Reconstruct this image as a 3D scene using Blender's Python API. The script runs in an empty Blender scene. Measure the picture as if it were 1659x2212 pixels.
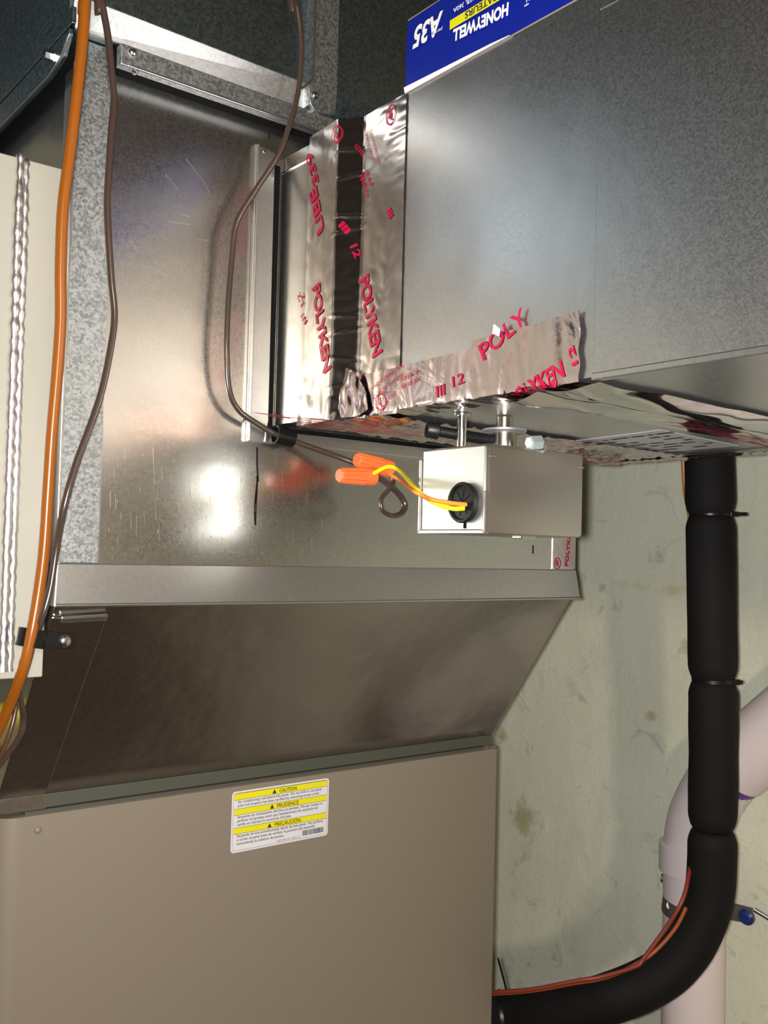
import bpy, bmesh, math, random
import numpy as np
from mathutils import Vector, Matrix, noise
random.seed(7)
S = bpy.context.scene
COL = S.collection
# ------------------------------------------------------------------ camera
FPX, YAW, PITCH, ROLL = 2114.95, .6659, .04017, .02563
CAM = Vector((0, -.70, 1.55))
def _axes():
    cy, sy = math.cos(YAW), math.sin(YAW)
    f = Vector((sy, cy, 0)); r = Vector((cy, -sy, 0)); u = Vector((0, 0, 1))
    f2 = f*math.cos(PITCH) + u*math.sin(PITCH); u2 = -f*math.sin(PITCH) + u*math.cos(PITCH)
    return r*math.cos(ROLL) + u2*math.sin(ROLL), -r*math.sin(ROLL) + u2*math.cos(ROLL), f2
RT, UP, FW = _axes()
cd = bpy.data.cameras.new('camera'); cam = bpy.data.objects.new('camera', cd); COL.objects.link(cam)
cd.sensor_fit = 'VERTICAL'; cd.sensor_height = 36; cd.lens = 36*FPX/2212; cd.clip_start = .02
M = Matrix((RT, UP, -FW)).transposed().to_4x4(); M.translation = CAM; cam.matrix_world = M
S.camera = cam
# ------------------------------------------------------------------ world, lights, exposure
w = bpy.data.worlds.new('world'); S.world = w; w.use_nodes = True
w.node_tree.nodes['Background'].inputs[0].default_value = (.02, .02, .022, 1)
w.node_tree.nodes['Background'].inputs[1].default_value = 0.3
def area(name, loc, target, size, power, color, shape='DISK', sy=None):
    l = bpy.data.lights.new(name, 'AREA'); l.shape = shape; l.size = size; l.energy = power; l.color = color
    if sy: l.size_y = sy
    o = bpy.data.objects.new(name, l); COL.objects.link(o); o.location = loc
    o.rotation_euler = (Vector(target) - Vector(loc)).to_track_quat('-Z', 'Y').to_euler(); return o
area('phone_flash', CAM - RT*.013 + UP*.002, CAM - RT*.013 + FW, .016, 9.5, (1, .98, .93))
bl = bpy.data.lights.new('basement_bulb', 'POINT'); bl.energy = 52; bl.color = (1, .82, .58); bl.shadow_soft_size = .05
bo = bpy.data.objects.new('basement_bulb', bl); COL.objects.link(bo); bo.location = (-.46, -1.82, 1.86)
area('cool_fill', (-.75, .95, 2.22), (-.6, .3, 1.2), .08, 2.2, (.72, .9, 1), 'RECTANGLE', 1.0)  # added unseen cool fill for the bluish sheen on the metal
S.view_settings.view_transform = 'Standard'; S.view_settings.look = 'None'
S.view_settings.gamma = 1; S.view_settings.use_curve_mapping = False
S.view_settings.exposure = 0.0
# ------------------------------------------------------------------ pixel helpers (points on real planes)
def ray(x, y): return FW + RT*((x-829.5)/FPX) - UP*((y-1106)/FPX)
def on(ax, v, x, y):
    d = ray(x, y); return CAM + d*((v - CAM[ax])/d[ax])
def oX(v, x, y): return on(0, v, x, y)
def oY(v, x, y): return on(1, v, x, y)
def oZ(v, x, y): return on(2, v, x, y)
def dep(dd, x, y): return CAM + ray(x, y)*dd
# ------------------------------------------------------------------ materials
def mat(name, col=(.5, .5, .5), rough=.5, metal=0., spec=.5, emis=None):
    m = bpy.data.materials.new(name); m.use_nodes = True
    b = m.node_tree.nodes['Principled BSDF']
    b.inputs['Base Color'].default_value = (*col, 1); b.inputs['Roughness'].default_value = rough
    b.inputs['Metallic'].default_value = metal; b.inputs['Specular IOR Level'].default_value = spec
    return m
def nodes(m): return m.node_tree.nodes, m.node_tree.links, m.node_tree.nodes['Principled BSDF']
def add(m, t, **kw):
    n = m.node_tree.nodes.new(t)
    for k, v in kw.items():
        if hasattr(n, k): setattr(n, k, v)
        else: n.inputs[k].default_value = v
    return n
def coord(m, scale=(1, 1, 1)):
    L = m.node_tree.links
    tc = add(m, 'ShaderNodeTexCoord'); mp = add(m, 'ShaderNodeMapping'); mp.inputs['Scale'].default_value = scale
    L.new(tc.outputs['Object'], mp.inputs['Vector']); return mp.outputs[0]
def noise_t(m, scale, detail=3, vec=None, rough=.5, dist=0.):
    n = add(m, 'ShaderNodeTexNoise'); n.inputs['Scale'].default_value = scale; n.inputs['Detail'].default_value = detail
    n.inputs['Roughness'].default_value = rough; n.inputs['Distortion'].default_value = dist
    m.node_tree.links.new(vec if vec else coord(m), n.inputs['Vector']); return n.outputs['Fac']
def ramp(m, fac, stops):
    r = add(m, 'ShaderNodeValToRGB'); e = r.color_ramp.elements
    while len(e) < len(stops): e.new(.5)
    for k, (p, c) in enumerate(stops):
        e[k].position = p; e[k].color = (*c, 1) if len(c) == 3 else c
    m.node_tree.links.new(fac, r.inputs[0]); return r.outputs[0]
def mrange(m, fac, a, b, c, d):
    r = add(m, 'ShaderNodeMapRange'); L = m.node_tree.links; L.new(fac, r.inputs[0])
    for k, v in zip((1, 2, 3, 4), (a, b, c, d)): r.inputs[k].default_value = v
    return r.outputs[0]
def mixc(m, fac, a, b, mode='MIX'):
    n = add(m, 'ShaderNodeMix'); n.data_type = 'RGBA'; n.blend_type = mode; L = m.node_tree.links
    if isinstance(fac, float): n.inputs[0].default_value = fac
    else: L.new(fac, n.inputs[0])
    for s, v in ((6, a), (7, b)):
        if isinstance(v, tuple): n.inputs[s].default_value = (*v, 1)
        else: L.new(v, n.inputs[s])
    return n.outputs[2]
def bump(m, *hs):
    L = m.node_tree.links; prev = None
    for h, st, dist in hs:
        b = add(m, 'ShaderNodeBump'); b.inputs['Strength'].default_value = st; b.inputs['Distance'].default_value = dist
        L.new(h, b.inputs['Height'])
        if prev: L.new(prev, b.inputs['Normal'])
        prev = b.outputs[0]
    L.new(prev, m.node_tree.nodes['Principled BSDF'].inputs['Normal'])
def galv(name, dark=(.42, .43, .43), light=(.62, .63, .62), r0=.22, r1=.36, spangle=260, wav=.0006, streak=True, sp=.5, haze=.25, hr=.40):
    m = mat(name, light, .3, 1.); N, L, b = nodes(m); c = coord(m)
    v = add(m, 'ShaderNodeTexVoronoi'); v.inputs['Scale'].default_value = spangle; v.inputs['Randomness'].default_value = 1
    nz = noise_t(m, spangle*.6, 3, c, .6, 1.5)
    L.new(c, v.inputs['Vector']); sep = add(m, 'ShaderNodeSeparateColor'); L.new(v.outputs['Color'], sep.inputs[0])
    mx = add(m, 'ShaderNodeMath', operation='MULTIPLY_ADD'); L.new(sep.outputs[0], mx.inputs[0]); mx.inputs[1].default_value = .5; L.new(nz, mx.inputs[2])
    f = mrange(m, mx.outputs[0], .5-.25*sp, .95+.1*sp, 0, 1)
    big = noise_t(m, 9, 3, c)
    col = mixc(m, f, dark, light)
    col = mixc(m, mrange(m, big, .3, .7, 0, .35), col, tuple(.75*x for x in light))
    L.new(col, b.inputs['Base Color'])
    L.new(mrange(m, mx.outputs[0], .3, 1.1, r0, r1), b.inputs['Roughness'])
    hs = [(noise_t(m, 4.5, 1, c), 1, wav*8), (noise_t(m, 22, 2, c), 1, wav)]
    if streak: hs.append((noise_t(m, 1, 3, coord(m, (900, 900, 14))), .25, .00006))
    hs.append((mx.outputs[0], .2, .00006))
    bump(m, *hs)
    if haze:   # zinc has a narrow shine over a broad dull one
        b2 = add(m, 'ShaderNodeBsdfPrincipled'); b2.inputs['Metallic'].default_value = 1; b2.inputs['Roughness'].default_value = hr
        L.new(col, b2.inputs['Base Color']); L.new(b.inputs['Normal'].links[0].from_socket, b2.inputs['Normal'])
        mx2 = add(m, 'ShaderNodeMixShader'); mx2.inputs[0].default_value = haze; L.new(b.outputs[0], mx2.inputs[1]); L.new(b2.outputs[0], mx2.inputs[2])
        L.new(mx2.outputs[0], [n for n in N if n.type == 'OUTPUT_MATERIAL'][0].inputs[0])
    return m
M_plen = galv('galvanised_plenum', (.56, .56, .55), (.68, .68, .66), .17, .25, 800, .00025, haze=.08, hr=.42)
M_span = galv('galvanised_spangle', (.24, .26, .27), (.50, .53, .54), .36, .5, 520, .0002, False, .0, .5, .56)
M_rail = galv('galvanised_rail', (.60, .62, .64), (.74, .76, .78), .3, .45, 420, .0006, False, .3, .45, .5)
M_duct = galv('galvanised_branch', (.60, .60, .61), (.70, .70, .71), .27, .36, 900, .0003, False, haze=.12)
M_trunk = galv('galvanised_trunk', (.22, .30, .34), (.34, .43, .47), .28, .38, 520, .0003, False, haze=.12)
M_tran = galv('galvanised_transition', (.50, .47, .45), (.55, .52, .50), .22, .27, 700, .0008, False, haze=.08)
M_band = galv('galvanised_band', (.62, .62, .63), (.70, .70, .71), .29, .32, 600, .0003)
M_foil = mat('aluminium_foil', (.64, .54, .55), .15, 1.)
c_ = coord(M_foil); bump(M_foil, (noise_t(M_foil, 35, 3, c_, .5, .5), .6, .002), (noise_t(M_foil, 160, 2, c_), .3, .0004))
M_foil2 = mat('smooth_foil', (.70, .66, .65), .20, 1.)
c_ = coord(M_foil2); bump(M_foil2, (noise_t(M_foil2, 18, 2, c_, .5, .4), .5, .002), (noise_t(M_foil2, 300, 1, c_), .15, .0002))
M_mirror = mat('shiny_foil', (.80, .78, .74), .07, 1.)
c_ = coord(M_mirror); bump(M_mirror, (noise_t(M_mirror, 16, 2, c_), .35, .0016))
M_chrome = mat('bright_steel', (.78, .77, .75), .2, 1.)
M_zinc = mat('zinc_screw', (.7, .72, .74), .22, 1.)
M_box = mat('brushed_steel_housing', (.60, .57, .57), .34, 1.)
c_ = coord(M_box, (500, 500, 20)); bump(M_box, (noise_t(M_box, 1, 2, c_), .2, .00008))
M_red = mat('crimson_print', (.42, .004, .05), .35, .1)
M_blackmk = mat('black_marker', (.006, .006, .006), .5)
M_black = mat('black_plastic', (.005, .005, .005), .35, 0, .35)
M_rubber = mat('black_rubber', (.005, .005, .005), .5, 0, .25)
M_oxide = mat('black_oxide_steel', (.02, .02, .022), .4, .6)
M_foam = mat('black_foam', (.007, .0065, .007), .75, 0, .18)
c_ = coord(M_foam); bump(M_foam, (noise_t(M_foam, 90, 3, c_), .4, .001))
M_pvc = mat('white_pvc', (.76, .67, .68), .38)
M_purple = mat('purple_primer', (.13, .02, .30), .4)
M_orange = mat('orange_jacket', (.26, .075, .006), .28)
M_brown = mat('brown_jacket', (.075, .032, .022), .3)
M_brown2 = mat('grey_brown_jacket', (.050, .032, .026), .2, 0, .9)
M_nut = mat('orange_nut', (.90, .16, .04), .38)
M_yelw = mat('yellow_insulation', (.92, .80, .01), .35)
M_orgw = mat('orange_insulation', (.85, .26, .04), .35)
M_redw = mat('red_brown_insulation', (.20, .028, .015), .45)
M_cab = mat('taupe_enamel', (.212, .180, .142), .42)
c_ = coord(M_cab); bump(M_cab, (noise_t(M_cab, 700, 2, c_), .12, .0002))
M_gask = mat('grey_green_ledge', (.060, .062, .048), .6, 0)
M_label = mat('white_sticker', (.66, .65, .70), .4)
M_yel = mat('yellow_print', (.72, .66, .01), .4)
M_ink = mat('dark_ink', (.03, .03, .05), .5)
M_ink2 = mat('olive_ink', (.07, .07, .01), .5)
M_blue = mat('blue_print', (.004, .014, .25), .3)
M_white = mat('white_print', (.85, .85, .88), .4)
M_card = mat('brown_cardboard', (.33, .25, .18), .8)
M_yelpipe = mat('yellow_coating', (.45, .38, .02), .35)
M_strap = mat('dark_strap', (.16, .13, .12), .5, .4)
M_bluepl = mat('blue_anchor', (.012, .03, .16), .35)
M_seal = mat('silver_sealant', (.85, .82, .84), .36, 1.)
c_ = coord(M_seal); bump(M_seal, (noise_t(M_seal, 120, 3, c_), .5, .001))
M_dark = mat('recess_shade', (.004, .004, .004), .8, 0, .1)  # near-black colour painting the shade inside gaps, grooves, slots and sockets
# painted return duct metal: dull greenish beige
M_ret = mat('dull_painted_metal', (.42, .40, .35), .5, .0)
c_ = coord(M_ret); N, L, b = nodes(M_ret)
L.new(mixc(M_ret, mrange(M_ret, noise_t(M_ret, 5, 4, c_), .35, .7, 0, 1), (.37, .35, .31), (.33, .33, .275)), b.inputs['Base Color'])
bump(M_ret, (noise_t(M_ret, 14, 3, c_), .5, .003))
# concrete
RXW = 1.17
def concrete(name, a, bcol, stain, spots=()):
    m = mat(name, a, .85, 0, .25); N, L, b = nodes(m); c = coord(m)
    col = mixc(m, mrange(m, noise_t(m, 3.5, 6, c, .6), .35, .65, 0, 1), a, bcol)
    st = noise_t(m, 1, 5, coord(m, (10, 10, 2.2)), .65, .5)
    col = mixc(m, mrange(m, st, .52, .72, 0, .35), col, tuple(x*.6 for x in a))
    pit = noise_t(m, 16, 5, c, .7, 1.0)
    col = mixc(m, mrange(m, pit, .60, .70, 0, .5), col, tuple(x*.42 for x in bcol))
    ys = noise_t(m, 6.5, 4, coord(m, (1, 1, 1.3)), .6, .8)
    col = mixc(m, mrange(m, ys, .63, .74, 0, .6), col, stain)
    for sp_, rad_ in spots:
        d = add(m, 'ShaderNodeVectorMath', operation='DISTANCE'); L.new(c, d.inputs[0]); d.inputs[1].default_value = sp_
        nn = add(m, 'ShaderNodeMath', operation='MULTIPLY_ADD'); L.new(noise_t(m, 45, 5, c, .7), nn.inputs[0]); nn.inputs[1].default_value = rad_*1.6; L.new(d.outputs['Value'], nn.inputs[2])
        col = mixc(m, mrange(m, nn.outputs[0], rad_*1.45, rad_*1.0, 0, .75), col, (.36, .34, .14))
    fine = noise_t(m, 260, 2, c); col = mixc(m, mrange(m, fine, .3, .7, 0, .22), col, tuple(x*.6 for x in a))
    L.new(col, b.inputs['Base Color'])
    bump(m, (pit, .4, .004), (fine, .3, .0006), (st, .3, .004)); return m
M_conc = concrete('poured_concrete', (.78, .81, .68), (.72, .71, .58), (.45, .42, .18), [(on(0, 1.17, 1130, 1768), .052), (on(0, 1.17, 1083, 1592), .032), (on(0, 1.17, 1405, 1545), .018), (on(0, 1.17, 1300, 1270), .014)])
M_floor = concrete('brown_floor', (.12, .075, .052), (.10, .065, .045), (.07, .04, .03))
M_back = mat('pinkish_wall_paint', (.28, .18, .19), .8)
M_wood = mat('dark_joist_wood', (.10, .065, .04), .8)
c_ = coord(M_wood, (30, 3, 30)); N, L, b = nodes(M_wood)
L.new(ramp(M_wood, noise_t(M_wood, 1, 4, c_), [(.3, (.022, .014, .010)), (.7, (.045, .027, .017))]), b.inputs['Base Color'])
# ------------------------------------------------------------------ mesh helpers
def lerp(a, b, t): return a + (b-a)*t
def link(name, me, m, parent=None, loc=None):
    o = bpy.data.objects.new(name, me); COL.objects.link(o)
    if m and not me.materials: me.materials.append(m)
    if parent:
        o.parent = parent; o.location = -parent_loc(parent)
    return o
def parent_loc(p):
    v = Vector(p.location)
    while p.parent: p = p.parent; v += Vector(p.location)
    return v
def smooth(me, ang=35):
    for p in me.polygons: p.use_smooth = True
    bm = bmesh.new(); bm.from_mesh(me)
    for e in bm.edges:
        if len(e.link_faces) == 2 and e.calc_face_angle(0) > math.radians(ang): e.smooth = False
    bm.to_mesh(me); bm.free()
class MB:
    def __init__(s): s.bm = bmesh.new()
    def quad(s, *p):
        return s.bm.faces.new([s.bm.verts.new(q) for q in p])
    def hexa(s, a, t, bev=0.):
        """a: 4 corners ccw, t: 4 matching corners of the other side"""
        va = [s.bm.verts.new(q) for q in a]; vt = [s.bm.verts.new(q) for q in t]
        fs = [s.bm.faces.new(va[::-1]), s.bm.faces.new(vt)]
        for k in range(4): fs.append(s.bm.faces.new((va[k], va[(k+1) % 4], vt[(k+1) % 4], vt[k])))
        if bev:
            es = list({e for f in fs for e in f.edges})
            bmesh.ops.bevel(s.bm, geom=es, offset=bev, segments=2, profile=.5, affect='EDGES')
    def box(s, x0, x1, y0, y1, z0, z1, bev=0.):
        s.hexa([(x0, y0, z0), (x1, y0, z0), (x1, y1, z0), (x0, y1, z0)], [(x0, y0, z1), (x1, y0, z1), (x1, y1, z1), (x0, y1, z1)], bev)
    def plate(s, pts, off, bev=0.):
        """polygon extruded by off"""
        off = Vector(off); a = [s.bm.verts.new(p) for p in pts]; b = [s.bm.verts.new(Vector(p) + off) for p in pts]
        n = len(a); fs = [s.bm.faces.new(a[::-1]), s.bm.faces.new(b)]
        for k in range(n): fs.append(s.bm.faces.new((a[k], a[(k+1) % n], b[(k+1) % n], b[k])))
        if bev:
            bmesh.ops.bevel(s.bm, geom=list({e for f in fs for e in f.edges}), offset=bev, segments=2, profile=.5, affect='EDGES')
    def lathe(s, c, ax, prof, n=24, closed=True, star=0., starn=0):
        """prof: list of (distance along axis, radius)"""
        c = Vector(c); ax = Vector(ax).normalized(); q = ax.to_track_quat('Z', 'Y')
        rings = []
        for h, r in prof:
            rg = []
            for k in range(n):
                a = 2*math.pi*k/n; rr = r*(1 + (star*math.cos(starn*a) if starn else 0))
                rg.append(s.bm.verts.new(c + q @ Vector((rr*math.cos(a), rr*math.sin(a), h))))
            rings.append(rg)
        for A, B in zip(rings, rings[1:]):
            for k in range(n): s.bm.faces.new((A[k], A[(k+1) % n], B[(k+1) % n], B[k]))
        if closed:
            s.bm.faces.new(rings[0][::-1]); s.bm.faces.new(rings[-1])
    def grid(s, fn, nu, nv):
        V = [[s.bm.verts.new(fn(i/nu, j/nv)) for j in range(nv+1)] for i in range(nu+1)]
        for i in range(nu):
            for j in range(nv): s.bm.faces.new((V[i][j], V[i+1][j], V[i+1][j+1], V[i][j+1]))
    def sweep(s, pts, rad, n=12, flat=1.0, cap=True):
        P = [Vector(p) for p in pts]; T = []
        for k in range(len(P)): T.append((P[min(k+1, len(P)-1)] - P[max(k-1, 0)]).normalized())
        nrm = T[0].orthogonal().normalized(); rings = []
        for k, p in enumerate(P):
            nrm = (nrm - T[k]*nrm.dot(T[k])).normalized(); bn = T[k].cross(nrm)
            r = rad[k] if isinstance(rad, (list, tuple)) else rad
            rings.append([s.bm.verts.new(p + nrm*(r*math.cos(2*math.pi*j/n)) + bn*(r*flat*math.sin(2*math.pi*j/n))) for j in range(n)])
        for A, B in zip(rings, rings[1:]):
            for k in range(n): s.bm.faces.new((A[k], A[(k+1) % n], B[(k+1) % n], B[k]))
        if cap: s.bm.faces.new(rings[0][::-1]); s.bm.faces.new(rings[-1])
    def build(s, name, m, parent=None, sm=0, recalc=True):
        if recalc: bmesh.ops.recalc_face_normals(s.bm, faces=s.bm.faces)
        me = bpy.data.meshes.new(name); s.bm.to_mesh(me); s.bm.free()
        if sm: smooth(me, sm)
        return link(name, me, m, parent)
def spline(pts, n=8):
    P = [Vector(p) for p in pts]; out = []
    for i in range(len(P)-1):
        a, b, c, d = P[max(i-1, 0)], P[i], P[i+1], P[min(i+2, len(P)-1)]
        for k in range(n):
            t = k/n
            out.append(.5*((2*b) + (c-a)*t + (2*a-5*b+4*c-d)*t*t + (3*b-a-3*c+d)*t**3))
    out.append(P[-1]); return out
def tag(o, label, cat, group=None):
    o['label'] = label; o['category'] = cat
    if group: o['group'] = group
    return o
def thing(name, loc, label, cat, group=None):
    o = bpy.data.objects.new(name, None); COL.objects.link(o); o.location = loc; o.empty_display_size = .02
    return tag(o, label, cat, group)
def struct(o): o['kind'] = 'structure'; return o
def text_bm(s, size=1., bold=0., shear=0., space=1., align='LEFT'):
    cu = bpy.data.curves.new('t', 'FONT'); cu.body = s; cu.size = size; cu.offset = bold; cu.shear = shear
    cu.space_character = space; cu.align_x = align; cu.resolution_u = 3
    o = bpy.data.objects.new('t', cu); COL.objects.link(o)
    dg = bpy.context.evaluated_depsgraph_get(); me = bpy.data.meshes.new_from_object(o.evaluated_get(dg))
    bm = bmesh.new(); bm.from_mesh(me)
    bpy.data.objects.remove(o); bpy.data.curves.remove(cu); bpy.data.meshes.remove(me)
    return bm
def text(items, name, m, parent, fn, sub=0):
    """items: (string, (u,v) start, (u,v) end or width, height, opts); fn maps (u,v) to a point of the surface.
    text is fitted between start and end with cap height `height`"""
    out = None
    for it in items:
        s, a, b, h = it[:4]; opt = it[4] if len(it) > 4 else {}
        bm = text_bm(s, 1, **opt)
        if sub: bmesh.ops.triangulate(bm, faces=bm.faces); bmesh.ops.subdivide_edges(bm, edges=[e for e in bm.edges if e.calc_length() > .25], cuts=sub)
        xs = [v.co.x for v in bm.verts]; x0, x1 = min(xs), max(xs)
        a = Vector(a); b = Vector(b); d = b - a; L = d.length; d.normalize(); up = Vector((-d.y, d.x))
        for v in bm.verts:
            q = a + d*((v.co.x - x0)/(x1 - x0)*L) + up*(v.co.y/.73*h)
            v.co = fn(q.x, q.y)
        me = bpy.data.meshes.new(name); bm.to_mesh(me); bm.free()
        out = link(name, me, m, parent)
    return out
def screw(mb, p, n, r=.005, h=.003):
    mb.lathe(Vector(p) - Vector(n).normalized()*.001, n, [(0, r*1.35), (.0012, r*1.35), (.0013, r), (.001+h, r*.92), (.001+h+.0002, r*.6)], 6 if r > .0035 else 12)
def screw_round(mb, p, n, r=.005):
    mb.lathe(Vector(p) - Vector(n).normalized()*.001, n, [(0, r), (.0012, r), (.0022, r*.85), (.003, r*.5), (.0032, r*.12)], 20)
# ================================================================== STRUCTURE
RX, BY, LX, FY, CZ = 1.17, 1.25, -1.7, -3.2, 2.36
mb = MB(); mb.box(RX, RX+.2, FY, BY, 0, CZ); struct(mb.build('wall_right', M_conc))
mb = MB(); mb.box(LX, RX, BY, BY+.2, 0, CZ); struct(mb.build('wall_back', M_conc))
mb = MB(); mb.box(LX-.2, LX, FY, BY, 0, CZ); struct(mb.build('wall_left', M_wood))
mb = MB(); mb.box(LX, RX, FY-.2, FY, 0, CZ); struct(mb.build('wall_front', M_back))
mb = MB(); mb.box(LX-.2, RX+.2, FY-.2, BY+.2, -.1, 0); struct(mb.build('floor', M_floor))
mb = MB(); mb.box(LX-.2, RX+.2, FY-.2, BY+.2, CZ, CZ+.1); struct(mb.build('ceiling', M_wood))
# ================================================================== COIL CABINET
PX0, PX1 = .2526, .8112
CY, CT = .108, 1.328
cab = thing('furnace_cabinet', ((PX0+PX1)/2, .38, 0), 'taupe enamelled furnace coil cabinet standing under the metal transition, with caution sticker', 'furnace')
mb = MB()
def rr(x0, x1, y0, y1, r, n=8):
    pts = [(x1, y1), (x0, y1)]
    pts = [(x1, y1), (x0, y1)]
    for k in range(n+1):
        a = math.pi + k/n*math.pi/2; pts.append((x0 + r + r*math.cos(a), y0 + r + r*math.sin(a)))
    for k in range(n+1):
        a = 1.5*math.pi + k/n*math.pi/2; pts.append((x1 - .004 + .004*math.cos(a), y0 + .004 + .004*math.sin(a)))
    return pts
mb.plate([(x, y, 0) for x, y in rr(PX0-.004, PX1, CY, .66, .022)], (0, 0, CT-.001))
bm = mb.bm
mb.build('casing', M_cab, cab, 40)
mb = MB(); mb.box(PX0+.022, PX1-.012, CY+.006, .64, CT-.004, CT+.0015, .0008); mb.build('top_ledge', M_gask, cab)
mb = MB(); mb.box(PX1-.016, PX1-.003, CY+.001, CY+.012, CT-.002, CT+.003, .0006); mb.build('corner_tab', M_zinc, cab)
mb = MB(); screw_round(mb, oY(CY, 82, 1793), (0, -1, 0), .0032); mb.build('screw', M_cab, cab, 40)
mb = MB(); mb.lathe(oY(CY, 220, 1743), (0, -1, 0), [(-.001, .0012), (.0006, .001)], 8); mb.build('rivet', M_cab, cab)
# sticker, built in (u along X, v up Z) of the cabinet front
sA, sB, sC, sD = oY(CY, 499, 1841), oY(CY, 709, 1806), oY(CY, 709, 1680), oY(CY, 500, 1712)
sx0, sx1 = (sA.x+sD.x)/2, (sB.x+sC.x)/2; sz0, sz1 = (sA.z+sB.z)/2, (sC.z+sD.z)/2
stk = thing('caution_sticker', (sx0, CY, sz0), 'white caution sticker with three yellow bands on the taupe cabinet', 'sticker')
def rrect(x0, x1, z0, z1, r, y, n=5):
    out = []
    for cx, cz, a0 in ((x1-r, z1-r, 0), (x0+r, z1-r, 1), (x0+r, z0+r, 2), (x1-r, z0+r, 3)):
        for k in range(n+1):
            a = (a0 + k/n)*math.pi/2; out.append((cx + r*math.cos(a), y, cz + r*math.sin(a)))
    return out
W, H = sx1-sx0, sz1-sz0
def sf(e): return lambda u, v: Vector((sx0 + u*W, CY - e, sz0 + v*H))
mb = MB(); mb.plate(rrect(sx0, sx1, sz0, sz1, .0035, CY), (0, -.0003, 0)); mb.build('backing', M_label, stk)
mb = MB()
def frame(mb, x0, x1, z0, z1, t, y):
    a = rrect(x0, x1, z0, z1, .003, y); b = rrect(x0+t, x1-t, z0+t, z1-t, .003-t, y)
    va = [mb.bm.verts.new(p) for p in a]; vb = [mb.bm.verts.new(p) for p in b]
    for k in range(len(a)): mb.bm.faces.new((va[k], va[(k+1) % len(a)], vb[(k+1) % len(a)], vb[k]))
frame(mb, sx0+.0016, sx1-.0016, sz0+.0016, sz1-.0016, .00025, CY-.00045)
mb.build('border_line', M_ink, stk)
bands = [(.853, .955), (.595, .70), (.262, .375)]
bands = [(.86, .965), (.612, .712), (.302, .402)]
for z0, z1 in bands:
    mb = MB(); f = sf(.00038); mb.quad(f(.022, z0), f(.978, z0), f(.978, z1), f(.022, z1)); mb.build('yellow_band', M_yel, stk)
    f = sf(.00046); mb = MB(); 
    for zz in (z0, z1): mb.quad(f(.022, zz-.003), f(.978, zz-.003), f(.978, zz+.003), f(.022, zz+.003))
    mb.build('band_rule', M_ink2, stk)
it = []
tri = MB()
for (z0, z1), word, xx in zip(bands, ('CAUTION', 'PRUDENCE', 'PRECAUCI\u00d3N'), ((.47, .65), (.45, .675), (.43, .70))):
    it.append((word, (xx[0], z0+.018), (xx[1], z0+.018), .066, dict(bold=.018)))
    f = sf(.00055); tx = xx[0] - .052; tri.bm.faces.new([tri.bm.verts.new(f(*p)) for p in ((tx-.022, z0+.014), (tx+.022, z0+.014), (tx, z0+.088))])
text(it, 'heading_text', M_ink2, stk, sf(.0005)); tri.build('warning_triangle', M_ink, stk)
def para(lines, z, dz, hh):
    return [(s, (.055, z - k*dz), (x1, z - k*dz), hh, dict(bold=.010)) for k, (s, x1) in enumerate(lines)]
it = para([('Air conditioning coil behind this panel.  Do not drill or cut panel', .915), ('until coil location has been verified by removing access cover.', .90)], .805, .062, .046)
it += para([('Serpentin de climatisation derriere ce panneau. Ne pas couper ni', .93), ('perforer le panneau avant que l\'emplacement de serpentin est', .885), ('verifie en retirant le couvercle d\'access.', .60)], .556, .062, .046)
it += para([('Serpentin de aire acondicionado detras de este panel.  No perforar', .945), ('o cortar el panel antes de verificar la posicion del serpentin', .855), ('removiendo la cubierta de acceso.', .53)], .248, .064, .046)
it += [('333130-101 REV. C', (.46, .048), (.70, .048), .034)]
text(it, 'body_text', M_ink, stk, sf(.0005))
mb = MB(); f = sf(.0005); x = .725
while x < .95:
    wd = random.choice((.003, .005, .008)); mb.quad(f(x, .07), f(x+wd, .07), f(x+wd, .16), f(x, .16)); x += wd + random.choice((.003, .004))
mb.build('barcode', M_ink, stk)
# ================================================================== TRANSITION
TZ1, TZ0, TYb = 1.505, 1.333, .118
tr = thing('transition_duct', ((PX0+PX1)/2, .38, CT), 'dark reflective sheet-metal transition sloping back between plenum band and taupe cabinet', 'duct')
TN = Vector((0, -(TZ1-TZ0), -(TYb-.002))).normalized()
def trp(x, t): return Vector((x, .002 + (TYb-.002)*t, TZ1 + (TZ0+.008-TZ1)*t))
mb = MB()
B = .60
mb.hexa([(PX0, TYb, TZ0+.008), (PX1-.001, TYb, TZ0+.008), (PX1-.001, .55, TZ0+.008), (PX0, .55, TZ0+.008)],
        [(PX0, .002, TZ1), (PX1-.001, .002, TZ1), (PX1-.001, .55, TZ1), (PX0, .55, TZ1)], .0015)
mb.build('body', M_tran, tr)
mb = MB(); mb.box(PX0+.001, PX1-.002, TYb-.0015, .55, CT+.002, TZ0+.0085, .0008); mb.build('foot_flange', M_gask, tr)
mb = MB()
xs0 = PX0 - .001; xs1 = .292
q = [trp(xs0, .05) + TN*.0004, trp(xs1+.001, .055) + TN*.0004, trp(xs1-.001, .99) + TN*.0004, trp(xs0, .99) + TN*.0004]
mb.plate(q, TN*.0022, .0005); mb.build('seam_flap', M_tran, tr)
mb = MB(); mb.box(PX0-.001, xs1-.001, TYb-.0048, TYb-.0018, CT+.002, TZ0+.0095, .0006); mb.build('flap_foot', M_tran, tr)
mb = MB(); mb.plate([trp(PX0+.006, .045)+TN*.0015, trp(xs1+.001, .035)+TN*.0015, trp(xs1+.001, .06)+TN*.0015, trp(PX0+.006, .066)+TN*.0015], TN*.0028, .0006); mb.build('folded_lip', M_band, tr)
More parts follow.
